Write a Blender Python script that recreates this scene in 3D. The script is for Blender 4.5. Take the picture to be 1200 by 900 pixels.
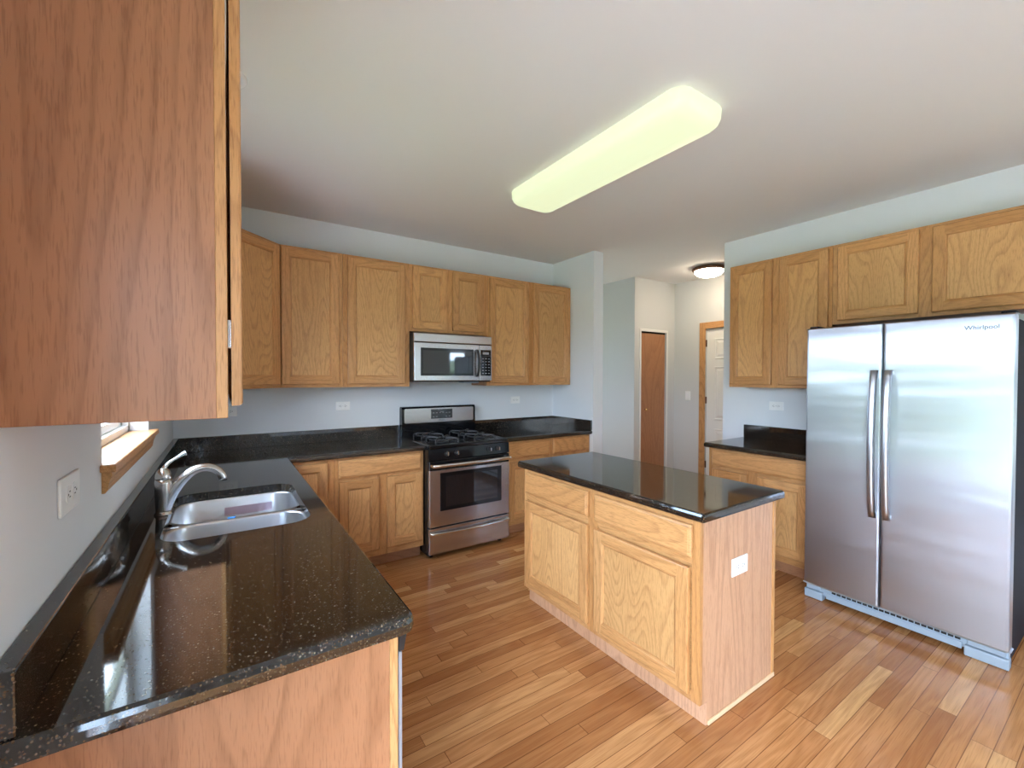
import bpy, bmesh, math, random
from mathutils import Vector, Matrix, noise
random.seed(7)
PI = math.pi
sc = bpy.context.scene
for o in list(bpy.data.objects):
    bpy.data.objects.remove(o)
COL = sc.collection

# ------------------------------------------------------------------ camera
cam_d = bpy.data.cameras.new('camera')
cam = bpy.data.objects.new('camera', cam_d)
COL.objects.link(cam)
sc.camera = cam
cam_d.sensor_fit = 'HORIZONTAL'
cam_d.sensor_width = 36.0
cam_d.lens = 509.169 / 1200 * 36.0
cam_d.clip_start = 0.02
YAW, PITCH, ROLL = 0.5879, -0.0167, 0.0022
F = Vector((math.sin(YAW) * math.cos(PITCH), math.cos(YAW) * math.cos(PITCH), math.sin(PITCH)))
R0 = Vector((math.cos(YAW), -math.sin(YAW), 0))
U0 = R0.cross(F)
R1 = R0 * math.cos(ROLL) + U0 * math.sin(ROLL)
U1 = -R0 * math.sin(ROLL) + U0 * math.cos(ROLL)
cam.matrix_world = Matrix(((R1.x, U1.x, -F.x, 0.2961), (R1.y, U1.y, -F.y, -3.912), (R1.z, U1.z, -F.z, 1.4645), (0, 0, 0, 1)))

# ------------------------------------------------------------------ sky, exposure
SKY = 9.0
sc.view_settings.view_transform = 'Standard'
sc.view_settings.look = 'None'
sc.view_settings.gamma = 1.0
sc.view_settings.use_curve_mapping = False
sc.view_settings.exposure = 1.6
w = bpy.data.worlds.new('sky')
sc.world = w
w.use_nodes = True
wn = w.node_tree
wn.nodes.clear()
out = wn.nodes.new('ShaderNodeOutputWorld')
bg = wn.nodes.new('ShaderNodeBackground')
tc = wn.nodes.new('ShaderNodeTexCoord')
nz = wn.nodes.new('ShaderNodeTexNoise')
nz.inputs['Scale'].default_value = 2.2
nz.inputs['Detail'].default_value = 5
mp = wn.nodes.new('ShaderNodeMapping')
mp.inputs['Scale'].default_value = (1, 1, 3)
cr = wn.nodes.new('ShaderNodeValToRGB')
cr.color_ramp.elements[0].position = 0.38
cr.color_ramp.elements[0].color = (0.42, 0.64, 1.0, 1)
cr.color_ramp.elements[1].position = 0.62
cr.color_ramp.elements[1].color = (0.80, 0.90, 1.0, 1)
wn.links.new(tc.outputs['Generated'], mp.inputs['Vector'])
wn.links.new(mp.outputs['Vector'], nz.inputs['Vector'])
wn.links.new(nz.outputs['Fac'], cr.inputs['Fac'])
wn.links.new(cr.outputs['Color'], bg.inputs['Color'])
bg.inputs['Strength'].default_value = SKY
wn.links.new(bg.outputs['Background'], out.inputs['Surface'])
sc.cycles.use_denoising = True
sc.cycles.max_bounces = 10
sc.cycles.diffuse_bounces = 6
sc.cycles.sample_clamp_indirect = 8.0
sc.cycles.caustics_reflective = True


sd = bpy.data.lights.new('sun', 'SUN')
sd.energy = 21.0
sd.angle = 0.2
sd.color = (1.0, 0.98, 0.95)
sun = bpy.data.objects.new('sun', sd)
sun.rotation_euler = (math.radians(-12), math.radians(42), 0)
COL.objects.link(sun)


def portal(name, loc, rot, sx, sy):
    """daylight sampling at a window opening (adds no light of its own)"""
    d = bpy.data.lights.new(name, 'AREA')
    d.shape = 'RECTANGLE'
    d.size, d.size_y = sx, sy
    d.cycles.is_portal = True
    o = bpy.data.objects.new(name, d)
    o.location = loc
    o.rotation_euler = rot
    COL.objects.link(o)


# room numbers
H = 2.756            # ceiling
XS = 3.468           # stub wall face beside the back counter
XR = 4.336           # fridge wall
YE = -1.543          # end of fridge wall
YREAR = -7.2
XFAR = 7.2
WIN = (-2.19, -1.22, 1.205, 2.15)      # kitchen window y0 y1 z0 z1
PAT = (-5.75, -3.55, 0.02, 2.10)       # patio door
RWIN = (5.2, 6.75, 0.35, 2.15)        # rear window x0 x1 z0 z1
portal('window_daylight', (-0.13, (WIN[0] + WIN[1]) / 2, (WIN[2] + WIN[3]) / 2), (0, -PI / 2, 0), WIN[3] - WIN[2], WIN[1] - WIN[0])
portal('patio_daylight', (-0.13, (PAT[0] + PAT[1]) / 2, (PAT[2] + PAT[3]) / 2), (0, -PI / 2, 0), PAT[3] - PAT[2], PAT[1] - PAT[0])
portal('rear_daylight', ((RWIN[0] + RWIN[1]) / 2, YREAR - 0.13, (RWIN[2] + RWIN[3]) / 2), (PI / 2, 0, 0), RWIN[1] - RWIN[0], RWIN[3] - RWIN[2])


portal('hall_daylight', (4.14, 2.74, 1.5), (-PI / 2, 0, 0), 1.04, 1.0)  # sky sampling for the added hall window

# ------------------------------------------------------------------ materials
def srgb(r, g, b):
    f = lambda c: (c / 255 / 12.92) if c / 255 <= 0.04045 else ((c / 255 + 0.055) / 1.055) ** 2.4
    return (f(r), f(g), f(b), 1)


class NT:
    def __init__(s, name):
        s.m = bpy.data.materials.new(name)
        s.m.use_nodes = True
        s.t = s.m.node_tree
        s.b = s.t.nodes['Principled BSDF']
        s.o = s.t.nodes['Material Output']

    def n(s, t, **k):
        x = s.t.nodes.new(t)
        for a, v in k.items():
            setattr(x, a, v)
        return x

    def l(s, a, b):
        s.t.links.new(a, b)

    def math(s, op, a, b=None, c=None):
        x = s.n('ShaderNodeMath', operation=op)
        for i, v in enumerate((a, b, c)):
            if v is None:
                continue
            if isinstance(v, (int, float)):
                x.inputs[i].default_value = v
            else:
                s.l(v, x.inputs[i])
        return x.outputs[0]

    def mix(s, f, a, b, blend='MIX'):
        x = s.n('ShaderNodeMix', data_type='RGBA', blend_type=blend)
        for i, v in ((0, f), (6, a), (7, b)):
            if isinstance(v, (int, float)):
                x.inputs[i].default_value = v
            elif isinstance(v, tuple):
                x.inputs[i].default_value = v
            else:
                s.l(v, x.inputs[i])
        return x.outputs[2]

    def ramp(s, f, stops):
        x = s.n('ShaderNodeValToRGB')
        e = x.color_ramp.elements
        while len(e) < len(stops):
            e.new(0.5)
        for i, (p, c) in enumerate(stops):
            e[i].position = p
            e[i].color = c if len(c) == 4 else (*c, 1)
        s.l(f, x.inputs['Fac'])
        return x.outputs['Color']

    def noise(s, vec, scale, detail=2, rough=0.5, out='Fac'):
        x = s.n('ShaderNodeTexNoise')
        x.inputs['Scale'].default_value = scale
        x.inputs['Detail'].default_value = detail
        x.inputs['Roughness'].default_value = rough
        s.l(vec, x.inputs['Vector'])
        return x.outputs[out]

    def mapping(s, vec, scale=(1, 1, 1), loc=(0, 0, 0)):
        x = s.n('ShaderNodeMapping')
        x.inputs['Scale'].default_value = scale
        x.inputs['Location'].default_value = loc
        s.l(vec, x.inputs['Vector'])
        return x.outputs['Vector']

    def objvec(s, rnd=True):
        c = s.n('ShaderNodeTexCoord').outputs['Object']
        if not rnd:
            return c
        oi = s.n('ShaderNodeObjectInfo')
        r = s.math('MULTIPLY', oi.outputs['Random'], 61.0)
        cb = s.n('ShaderNodeCombineXYZ')
        s.l(r, cb.inputs[0])
        s.l(r, cb.inputs[1])
        v = s.n('ShaderNodeVectorMath', operation='ADD')
        s.l(c, v.inputs[0])
        s.l(cb.outputs[0], v.inputs[1])
        return v.outputs[0]

    def bump(s, h, strength, dist=0.001):
        x = s.n('ShaderNodeBump')
        x.inputs['Strength'].default_value = strength
        x.inputs['Distance'].default_value = dist
        s.l(h, x.inputs['Height'])
        s.l(x.outputs[0], s.b.inputs['Normal'])

    def set(s, **k):
        for a, v in k.items():
            i = s.b.inputs[a.replace('_', ' ')]
            if isinstance(v, (int, float, tuple)):
                i.default_value = v
            else:
                s.l(v, i)
        return s.m


def plain(name, col, rough=0.5, metal=0.0, **k):
    x = NT(name)
    return x.set(Base_Color=col, Roughness=rough, Metallic=metal, **k)


def paint(name, col, rough=0.75):
    x = NT(name)
    v = x.objvec(False)
    f = x.noise(v, 90, 3)
    x.bump(f, 0.08, 0.002)
    g = x.noise(v, 0.9, 2)
    c2 = tuple(c * 0.965 for c in col[:3]) + (1,)
    return x.set(Base_Color=x.mix(g, col, c2), Roughness=rough)


def oak(name, axis, light, mid, dark, rough=0.38, big=1.0, rings=20.0, vary=0.08, stretch=0.15, rk=0.42):
    """flat-sawn oak: contour-like cathedral rings stretched along the grain, with fine open pores"""
    x = NT(name)
    v = x.objvec()
    s1 = [1.0, 1.0, 1.0]
    s1[axis] = stretch
    s2 = [1.0, 1.0, 1.0]
    s2[axis] = 0.07
    wob = x.noise(x.mapping(v, tuple(s1)), 4.6 / big, 0.6, 0.4)
    jit = x.noise(x.mapping(v, tuple(s1)), 40 / big, 2)
    ring = x.math('FRACT', x.math('MULTIPLY_ADD', jit, 0.35, x.math('MULTIPLY', wob, rings)))
    ring = x.ramp(ring, [(0.0, (0.05, 0.05, 0.05)), (0.5, (0.06, 0.06, 0.06)), (0.88, (1, 1, 1)), (1.0, (0.05, 0.05, 0.05))])
    pores = x.noise(x.mapping(v, tuple(s2)), 330 / big ** 0.5, 2, 0.6)
    fine = x.noise(x.mapping(v, tuple(s2)), 95 / big ** 0.5, 3, 0.6)
    brd = x.noise(x.mapping(v, tuple(s1)), 2.2, 1)
    base = x.mix(x.ramp(brd, [(0.35, (0, 0, 0)), (0.65, (1, 1, 1))]), light, mid)
    g1 = x.math('MULTIPLY', ring, x.ramp(fine, [(0.35, (0.45, 0.45, 0.45)), (0.62, (1, 1, 1))]))
    c = x.mix(x.math('MULTIPLY', g1, rk), base, dark)
    pm = x.ramp(pores, [(0.52, (0, 0, 0)), (0.66, (1, 1, 1))])
    c = x.mix(x.math('MULTIPLY', pm, 0.42), c, dark)
    oi = x.n('ShaderNodeObjectInfo')
    k = x.math('MULTIPLY_ADD', oi.outputs['Random'], vary * 2, 1 - vary)
    hs = x.n('ShaderNodeHueSaturation')
    x.l(c, hs.inputs['Color'])
    x.l(k, hs.inputs['Value'])
    x.bump(pm, -0.15, 0.0008)
    return x.set(Base_Color=hs.outputs['Color'], Roughness=rough, Specular_IOR_Level=0.45)


OL, OM, OD = srgb(207, 155, 101), srgb(194, 140, 86), srgb(128, 78, 40)
PL, PM, PD = srgb(213, 165, 110), srgb(202, 152, 97), srgb(138, 88, 46)
M = {}
M['oak_v'] = oak('oak vertical grain', 2, OL, OM, OD)
M['oak_h'] = oak('oak horizontal grain', 0, OL, OM, OD)
M['oak_panel'] = oak('oak door panel', 2, PL, PM, PD, rk=0.45, big=0.85, stretch=0.2, rings=24.0)
M['oak_y'] = oak('oak grain along depth', 1, OL, OM, OD)
VL, VM, VD = srgb(178, 126, 90), srgb(170, 118, 83), srgb(120, 76, 48)
M['veneer'] = oak('oak veneer end panel', 2, VL, VM, VD, 0.36, big=1.25, rings=20.0, vary=0.03, stretch=0.13, rk=0.5)
M['veneer_pale'] = oak('pale oak veneer', 2, srgb(200, 156, 124), srgb(193, 148, 116), srgb(142, 98, 70), 0.36, big=1.25, rings=20.0, vary=0.02, stretch=0.13, rk=0.5)
M['veneer_toe'] = oak('oak veneer toe board', 0, VL, VM, VD, 0.5)  # toe boards: same tones as the end veneer, grain running across
M['door_oak'] = oak('oak veneer slab door', 2, srgb(186, 132, 92), srgb(176, 122, 84), srgb(134, 86, 54), 0.4, big=1.6)
M['wall'] = paint('pale grey green wall paint', srgb(224, 227, 230))
M['hallwall'] = paint('pale grey hall paint', srgb(208, 208, 206))
M['ceil'] = paint('white ceiling paint', srgb(231, 230, 228), 0.9)
M['white'] = plain('white vinyl', srgb(240, 240, 240), 0.35)
M['doorwhite'] = plain('white door paint', srgb(236, 235, 230), 0.4)
M['plate'] = plain('white plastic plate', srgb(242, 242, 240), 0.3)
M['slot'] = plain('dark slot', srgb(70, 70, 72), 0.5)
M['black'] = plain('black enamel', (0.006, 0.006, 0.007, 1), 0.13)
M['blackmatte'] = plain('black matte iron', (0.03, 0.03, 0.034, 1), 0.3)
M['blackplastic'] = plain('black plastic', (0.014, 0.014, 0.016, 1), 0.3)
M['glassblack'] = plain('dark oven glass', (0.012, 0.012, 0.013, 1), 0.04, Specular_IOR_Level=0.9)
M['chrome'] = plain('polished steel', (0.80, 0.80, 0.80, 1), 0.14, 1.0)
M['nickel'] = plain('brushed nickel', (0.52, 0.50, 0.48, 1), 0.24, 1.0)
M['greyplastic'] = plain('light grey plastic', srgb(150, 164, 178), 0.4)
M['fridgeside'] = plain('dark slate fridge side', srgb(34, 34, 44), 0.7, Specular_IOR_Level=0.15)
M['brass'] = plain('brass', (0.80, 0.55, 0.22, 1), 0.22, 1.0)
M['bronze'] = plain('bronze', srgb(96, 64, 44), 0.4, 0.6)
M['dark'] = plain('dark gap', (0.01, 0.008, 0.006, 1), 0.9)
M['concrete'] = plain('patio concrete', srgb(196, 188, 190), 0.9)
M['dwgrey'] = plain('grey dishwasher door', srgb(140, 136, 138), 0.4)
M['pinkmetal'] = plain('faint pink metallic', (0.66, 0.50, 0.55, 1), 0.32, 1.0)
M['blue'] = plain('blue tape', srgb(60, 140, 205), 0.5)
M['trimlight'] = plain('pale raw wood shoe', srgb(222, 190, 150), 0.6)
M['printgrey'] = plain('grey print', srgb(150, 150, 155), 0.5)
M['logo'] = plain('dark logo print', srgb(45, 45, 50), 0.4)


def steel(name, col, rough, aniso, radial='Z', wave=0.0, rot=0.0):
    x = NT(name)
    t = x.n('ShaderNodeTangent', direction_type='RADIAL', axis=radial)
    x.l(t.outputs[0], x.b.inputs['Tangent'])
    v = x.objvec(False)
    if wave:
        f = x.noise(x.mapping(v, (1, 0.9, 5.0)), 1.5, 1.0)
        x.bump(f, wave, 0.02)
    return x.set(Base_Color=col, Roughness=rough, Metallic=1.0, Anisotropic=aniso, Anisotropic_Rotation=rot)


M['fridge'] = steel('brushed stainless fridge', (0.44, 0.46, 0.515, 1), 0.31, 0.95, 'Z', 0.16)
M['steel'] = steel('brushed stainless appliance', (0.56, 0.55, 0.56, 1), 0.26, 0.6, 'Z')
M['sink'] = plain('satin stainless sink', (0.66, 0.67, 0.69, 1), 0.30, 1.0)


def granite():
    x = NT('black granite with brown flecks')
    v = x.objvec(False)
    vo = x.n('ShaderNodeTexVoronoi', feature='F1')
    vo.inputs['Scale'].default_value = 230
    x.l(v, vo.inputs['Vector'])
    sep = x.n('ShaderNodeSeparateColor')
    x.l(vo.outputs['Color'], sep.inputs[0])
    cl = x.noise(v, 26, 3)
    a = x.math('ADD', sep.outputs[0], x.math('MULTIPLY', cl, 0.55))
    sel = x.ramp(a, [(0.78, (0, 0, 0)), (0.95, (1, 1, 1))])
    core = x.ramp(vo.outputs['Distance'], [(0.25, (1, 1, 1)), (0.6, (0, 0, 0))])
    fl = x.math('MULTIPLY', sel, core)
    tone = x.ramp(sep.outputs[1], [(0.0, srgb(60, 45, 31)), (0.62, srgb(96, 76, 54)), (0.88, srgb(84, 82, 80)), (1.0, srgb(150, 138, 118))])
    c = x.mix(fl, (0.0075, 0.007, 0.0065, 1), tone)
    br = x.ramp(x.noise(v, 120, 2), [(0.5, (0, 0, 0)), (0.75, (1, 1, 1))])
    c = x.mix(x.math('MULTIPLY', br, 0.35), c, srgb(62, 48, 36))
    return x.set(Base_Color=c, Roughness=0.06, IOR=1.75)


M['granite'] = granite()


def floor_mat():
    x = NT('oak strip floor')
    v = x.objvec(False)
    sx = x.n('ShaderNodeSeparateXYZ')
    x.l(v, sx.inputs[0])
    W, L = 0.0625, 0.95
    yy = x.math('DIVIDE', sx.outputs[1], W)
    row = x.math('FLOOR', yy)
    fy = x.math('FRACT', yy)
    wn1 = x.n('ShaderNodeTexWhiteNoise', noise_dimensions='1D')
    x.l(row, wn1.inputs['W'])
    ln = x.math('MULTIPLY_ADD', wn1.outputs['Value'], 0.5, 0.75)
    off = x.math('MULTIPLY', wn1.outputs['Value'], 17.31)
    xx = x.math('ADD', x.math('DIVIDE', x.math('DIVIDE', sx.outputs[0], L), ln), off)
    pid = x.math('FLOOR', xx)
    fx = x.math('FRACT', xx)
    cb = x.n('ShaderNodeCombineXYZ')
    x.l(row, cb.inputs[0])
    x.l(pid, cb.inputs[1])
    wn2 = x.n('ShaderNodeTexWhiteNoise', noise_dimensions='2D')
    x.l(cb.outputs[0], wn2.inputs['Vector'])
    sep = x.n('ShaderNodeSeparateColor')
    x.l(wn2.outputs['Color'], sep.inputs[0])
    tone = x.ramp(sep.outputs[0], [(0.0, srgb(164, 108, 64)), (0.35, srgb(182, 125, 78)), (0.7, srgb(196, 140, 90)), (0.9, srgb(206, 152, 100)), (1.0, srgb(213, 164, 110))])
    # grain inside each strip
    sh = x.n('ShaderNodeCombineXYZ')
    x.l(x.math('MULTIPLY', sep.outputs[1], 40), sh.inputs[0])
    x.l(x.math('MULTIPLY', sep.outputs[2], 40), sh.inputs[1])
    va = x.n('ShaderNodeVectorMath', operation='ADD')
    x.l(v, va.inputs[0])
    x.l(sh.outputs[0], va.inputs[1])
    wob = x.noise(x.mapping(va.outputs[0], (0.10, 1, 1)), 9, 2)
    ring = x.math('MULTIPLY_ADD', x.math('SINE', x.math('MULTIPLY', wob, 60)), 0.5, 0.5)
    por = x.noise(x.mapping(va.outputs[0], (0.03, 1, 1)), 260, 2)
    c = x.mix(x.math('MULTIPLY', ring, 0.28), tone, srgb(132, 76, 36))
    c = x.mix(x.math('MULTIPLY', x.ramp(por, [(0.5, (0, 0, 0)), (0.7, (1, 1, 1))]), 0.30), c, srgb(120, 66, 30))
    e1 = x.math('MINIMUM', fy, x.math('SUBTRACT', 1.0, fy))
    e1 = x.math('LESS_THAN', e1, 0.022)
    e2 = x.math('MULTIPLY', x.math('MINIMUM', fx, x.math('SUBTRACT', 1.0, fx)), L)
    e2 = x.math('LESS_THAN', e2, 0.0014)
    seam = x.math('MAXIMUM', e1, e2)
    c = x.mix(x.math('MULTIPLY', seam, 0.72), c, srgb(80, 42, 18))
    rg = x.math('MULTIPLY_ADD', x.noise(v, 7, 3), 0.10, 0.11)
    big = x.noise(x.mapping(va.outputs[0], (0.4, 1, 1)), 12, 2)
    x.bump(x.math('ADD', x.math('MULTIPLY', seam, -1.0), x.math('MULTIPLY', big, 0.5)), 0.12, 0.002)
    return x.set(Base_Color=c, Roughness=rg, Specular_IOR_Level=0.5)


M['floor'] = floor_mat()


def glass_mat():
    x = NT('window glass')
    tr = x.n('ShaderNodeBsdfTransparent')
    tr.inputs[0].default_value = (0.96, 0.98, 0.98, 1)
    gl = x.n('ShaderNodeBsdfGlossy')
    gl.inputs['Roughness'].default_value = 0.0
    lw = x.n('ShaderNodeLayerWeight')
    lw.inputs['Blend'].default_value = 0.5
    fr = x.math('MULTIPLY_ADD', x.math('POWER', lw.outputs['Facing'], 5.0), 0.92, 0.06)
    mx = x.n('ShaderNodeMixShader')
    x.l(fr, mx.inputs[0])
    x.l(tr.outputs[0], mx.inputs[1])
    x.l(gl.outputs[0], mx.inputs[2])
    x.l(mx.outputs[0], x.o.inputs['Surface'])
    return x.m


M['glass'] = glass_mat()


def lamp_mat(name, col, strength, base=(0.9, 0.9, 0.85, 1)):
    x = NT(name)
    return x.set(Base_Color=base, Roughness=0.4, Emission_Color=col, Emission_Strength=strength)


M['diffuser'] = lamp_mat('glowing yellowish diffuser', (0.90, 1.0, 0.64, 1), 0.26, (0.35, 0.36, 0.28, 1))
M['dome'] = lamp_mat('glowing frosted glass bowl', (1.0, 0.84, 0.64, 1), 13.0)


def lawn_mat():
    x = NT('lawn grass')
    v = x.objvec(False)
    g = x.noise(v, 3, 4)
    return x.set(Base_Color=x.mix(g, srgb(114, 124, 96), srgb(132, 140, 114)), Roughness=0.95)


M['lawn'] = lawn_mat()
M['leaf'] = plain('distant foliage', srgb(70, 82, 66), 0.95)


# ------------------------------------------------------------------ mesh helpers
class MB:
    def __init__(s, *mats):
        s.bm = bmesh.new()
        s.mats = list(mats)

    def add(s, other, mi=0, smooth=False):
        vs = {}
        for v in other.verts:
            vs[v] = s.bm.verts.new(v.co)
        for f in other.faces:
            try:
                nf = s.bm.faces.new([vs[v] for v in f.verts])
            except ValueError:
                continue
            nf.material_index = mi
            nf.smooth = smooth or f.smooth
        other.free()
        return s

    def box(s, x0, x1, y0, y1, z0, z1, bev=0.0, mi=0, seg=2, smooth=False):
        b = bmesh.new()
        bmesh.ops.create_cube(b, size=1)
        for v in b.verts:
            v.co = Vector(((x0 + x1) / 2 + v.co.x * abs(x1 - x0), (y0 + y1) / 2 + v.co.y * abs(y1 - y0), (z0 + z1) / 2 + v.co.z * abs(z1 - z0)))
        if bev:
            bmesh.ops.bevel(b, geom=list(b.edges), offset=bev, segments=seg, affect='EDGES', profile=0.5)
        return s.add(b, mi, smooth)

    def rings(s, loops, mi=0, cap0=True, cap1=True, smooth=False, closed=False):
        """skin a list of equal-length vertex loops"""
        L = [[s.bm.verts.new(Vector(p)) for p in lp] for lp in loops]
        n = len(L[0])
        pairs = list(zip(L, L[1:])) + ([(L[-1], L[0])] if closed else [])
        for a, b in pairs:
            for i in range(n):
                j = (i + 1) % n
                try:
                    f = s.bm.faces.new((a[i], a[j], b[j], b[i]))
                    f.material_index = mi
                    f.smooth = smooth
                except ValueError:
                    pass
        for lp, do in ((L[0], cap0), (L[-1], cap1)):
            if do and not closed:
                f = s.bm.faces.new(lp)
                f.material_index = mi
        return s

    def lathe(s, prof, c=(0, 0, 0), n=24, mi=0, axis='z', cap0=True, cap1=True):
        lp = []
        for r, h in prof:
            ring = []
            for i in range(n):
                a = 2 * PI * i / n
                p = (r * math.cos(a), r * math.sin(a), h)
                if axis == 'y':
                    p = (p[0], p[2], p[1])
                elif axis == 'x':
                    p = (p[2], p[0], p[1])
                ring.append((c[0] + p[0], c[1] + p[1], c[2] + p[2]))
            lp.append(ring)
        return s.rings(lp, mi, cap0, cap1, True)

    def tube(s, pts, r, n=12, mi=0, sx=1.0):
        pts = [Vector(p) for p in pts]
        rs = r if isinstance(r, (list, tuple)) else [r] * len(pts)
        lp = []
        ref = None
        for i, p in enumerate(pts):
            t = (pts[min(i + 1, len(pts) - 1)] - pts[max(i - 1, 0)]).normalized()
            if ref is None:
                ref = Vector((0, 0, 1)) if abs(t.z) < 0.9 else Vector((0, 1, 0))
            u = t.cross(ref).normalized()
            vv = u.cross(t).normalized()
            ref = vv
            lp.append([p + (u * math.cos(2 * PI * k / n) * sx + vv * math.sin(2 * PI * k / n)) * rs[i] for k in range(n)])
        return s.rings(lp, mi, True, True, True)

    def quad(s, a, b, c, d, mi=0):
        f = s.bm.faces.new([s.bm.verts.new(Vector(p)) for p in (a, b, c, d)])
        f.material_index = mi
        return s

    def build(s, name, parent=None, mat=None):
        bmesh.ops.recalc_face_normals(s.bm, faces=list(s.bm.faces))
        me = bpy.data.meshes.new(name)
        s.bm.to_mesh(me)
        s.bm.free()
        for m in ([mat] if mat else s.mats):
            me.materials.append(M[m] if isinstance(m, str) else m)
        o = bpy.data.objects.new(name, me)
        COL.objects.link(o)
        if parent:
            o.parent = parent
        return o


def curve(pts, n=8):
    """Catmull-Rom through the points"""
    P = [Vector(p) for p in pts]
    P = [P[0] * 2 - P[1]] + P + [P[-1] * 2 - P[-2]]
    o = []
    for i in range(1, len(P) - 2):
        for k in range(n):
            t = k / n
            a, b, c, d = P[i - 1:i + 3]
            o.append(0.5 * (2 * b + (c - a) * t + (2 * a - 5 * b + 4 * c - d) * t * t + (3 * b - a - 3 * c + d) * t ** 3))
    o.append(P[-2])
    return o


def rrect(x0, x1, y0, y1, r, n=6):
    o = []
    for cx, cy, a0 in ((x1 - r, y0 + r, -PI / 2), (x1 - r, y1 - r, 0), (x0 + r, y1 - r, PI / 2), (x0 + r, y0 + r, PI)):
        for k in range(n + 1):
            a = a0 + PI / 2 * k / n
            o.append((cx + r * math.cos(a), cy + r * math.sin(a)))
    return o


def inset(poly, d):
    n = len(poly)
    o = []
    for i in range(n):
        p, q, r_ = (Vector(poly[i - 1]), Vector(poly[i]), Vector(poly[(i + 1) % n]))
        e1 = (q - p).normalized()
        e2 = (r_ - q).normalized()
        n1 = Vector((-e1.y, e1.x))
        n2 = Vector((-e2.y, e2.x))
        b = (n1 + n2)
        b = b / max(1e-6, b.dot(n1))
        o.append(tuple(q + b * d))
    return o


def slab(mb, poly, z0, z1, holes=(), prof=None, mi=0):
    """countertop with a rounded edge and optional cut-outs (poly counter-clockwise)"""
    prof = prof or [(0.008, 0), (0.002, 0.004), (0, 0.012), (0, z1 - z0 - 0.014), (0.0035, z1 - z0 - 0.005), (0.010, z1 - z0)]
    loops = [[(*p, z0 + h) for p in inset(poly, d)] for d, h in prof]
    mb.rings(loops, mi, True if not holes else False, False, False)
    for z, ring, flip in ((z1, loops[-1], 0), (z0, loops[0], 1)):
        if flip and not holes:
            continue
        b = bmesh.new()
        ed = []
        for lp in [ring] + [[(*p, z) for p in h] for h in holes]:
            vs = [b.verts.new(p) for p in lp]
            ed += [b.edges.new((vs[i], vs[(i + 1) % len(vs)])) for i in range(len(vs))]
        bmesh.ops.triangle_fill(b, use_beauty=True, use_dissolve=False, edges=ed)
        mb.add(b, mi)
    for h in holes:
        mb.rings([[(*p, z0) for p in h], [(*p, z1) for p in h]], mi, False, False)


# ------------------------------------------------------------------ tags
def tag(o, label, cat=None, group=None, kind=None):
    if label:
        o['label'] = label
    if cat:
        o['category'] = cat
    if group:
        o['group'] = group
    if kind:
        o['kind'] = kind
    return o


def thing(name, label, cat, loc=(0, 0, 0), rz=0.0, group=None):
    o = bpy.data.objects.new(name, None)
    COL.objects.link(o)
    o.empty_display_size = 0.1
    o.location = loc
    o.rotation_euler = (0, 0, rz)
    return tag(o, label, cat, group)


def struct(mb, name, label, cat, mat=None):
    return tag(mb.build(name, None, mat), label, cat, None, 'structure')


# ------------------------------------------------------------------ the setting
m = MB(); m.box(-0.12, XFAR, YREAR, 2.6, -0.05, 0)
struct(m, 'floor', 'honey brown oak strip floor running through the kitchen', 'floor', 'floor')
m = MB(); m.box(-0.15, XFAR + 0.15, YREAR - 0.15, 2.75, H, H + 0.1)
struct(m, 'ceiling', 'plain white painted ceiling over the kitchen', 'ceiling', 'ceil')

T = 0.14
m = MB()
m.box(-T, 0, YREAR - T, PAT[0], 0, H)
m.box(-T, 0, PAT[0], PAT[1], PAT[3], H)
m.box(-T, 0, PAT[1], WIN[0], 0, H)
m.box(-T, 0, WIN[0], WIN[1], 0, WIN[2] - 0.002)
m.box(-T, 0, WIN[0], WIN[1], WIN[3], H)
m.box(-T, 0, WIN[1], 0.12, 0, H)
struct(m, 'wall_left', 'pale grey green wall behind the sink with the window opening', 'wall', 'wall')
m = MB(); m.box(0, XS + 0.134, 0, 0.12, 0, H)
struct(m, 'wall_back', 'pale grey wall behind the range and back counter', 'wall', 'wall')
m = MB(); m.box(XS, XS + 0.134, -0.66, -0.0005, 0, H)
struct(m, 'wall_stub', 'short projecting wall ending the back counter beside the hall', 'wall', 'wall')
m = MB(); m.box(XR, XR + 0.12, -4.7, YE, 0, H)
struct(m, 'wall_right', 'pale grey green wall behind the refrigerator', 'wall', 'wall')
# hall beyond
m = MB()
m.box(XS + 0.02, XS + 0.134, 0.12, 2.6, 0, H)
m.box(XS + 0.02, 3.62, 2.6, 2.72, 0, H)
m.box(4.66, XFAR, 2.6, 2.72, 0, H)
m.box(3.62, 4.66, 2.6, 2.72, 2.0, H)
m.box(3.62, 4.66, 2.6, 2.72, 0, 1.0)
struct(m, 'wall_hall_end', 'far walls of the passage behind the stub wall', 'wall', 'hallwall')
XH, YH, XD = 4.725, -0.115, 5.55
BF = (4.845, 5.372, 2.07)     # bifold opening
m = MB()
m.box(XH, BF[0], YH, YH + 0.12, 0, H)
m.box(BF[1], XD, YH, YH + 0.12, 0, H)
m.box(BF[0], BF[1], YH, YH + 0.12, BF[2], H)
m.box(XH, XH + 0.11, YH + 0.12, 2.6, 0, H)
m.box(BF[0] - 0.01, XD, 0.55, 0.6, 0, H)
struct(m, 'wall_closet', 'grey hall wall around the narrow oak closet door', 'wall', 'hallwall')
DY0, DY1, DZ = -0.592, -1.40, 2.092   # white door opening
m = MB()
m.box(XD, XD + 0.12, DY0, 0.6, 0, H)
m.box(XD, XD + 0.12, -2.8, DY1, 0, H)
m.box(XD, XD + 0.12, DY1, DY0, DZ, H)
m.box(XD + 0.07, XD + 0.12, DY1, DY0, 0, DZ)  # unseen backing behind the door slab, added to stop light leaks
struct(m, 'wall_hall', 'grey hall wall with the light switch and white door', 'wall', 'hallwall')
m = MB(); m.box(XR + 0.12, XD + 0.12, -2.92, -2.8, 0, H)
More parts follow.
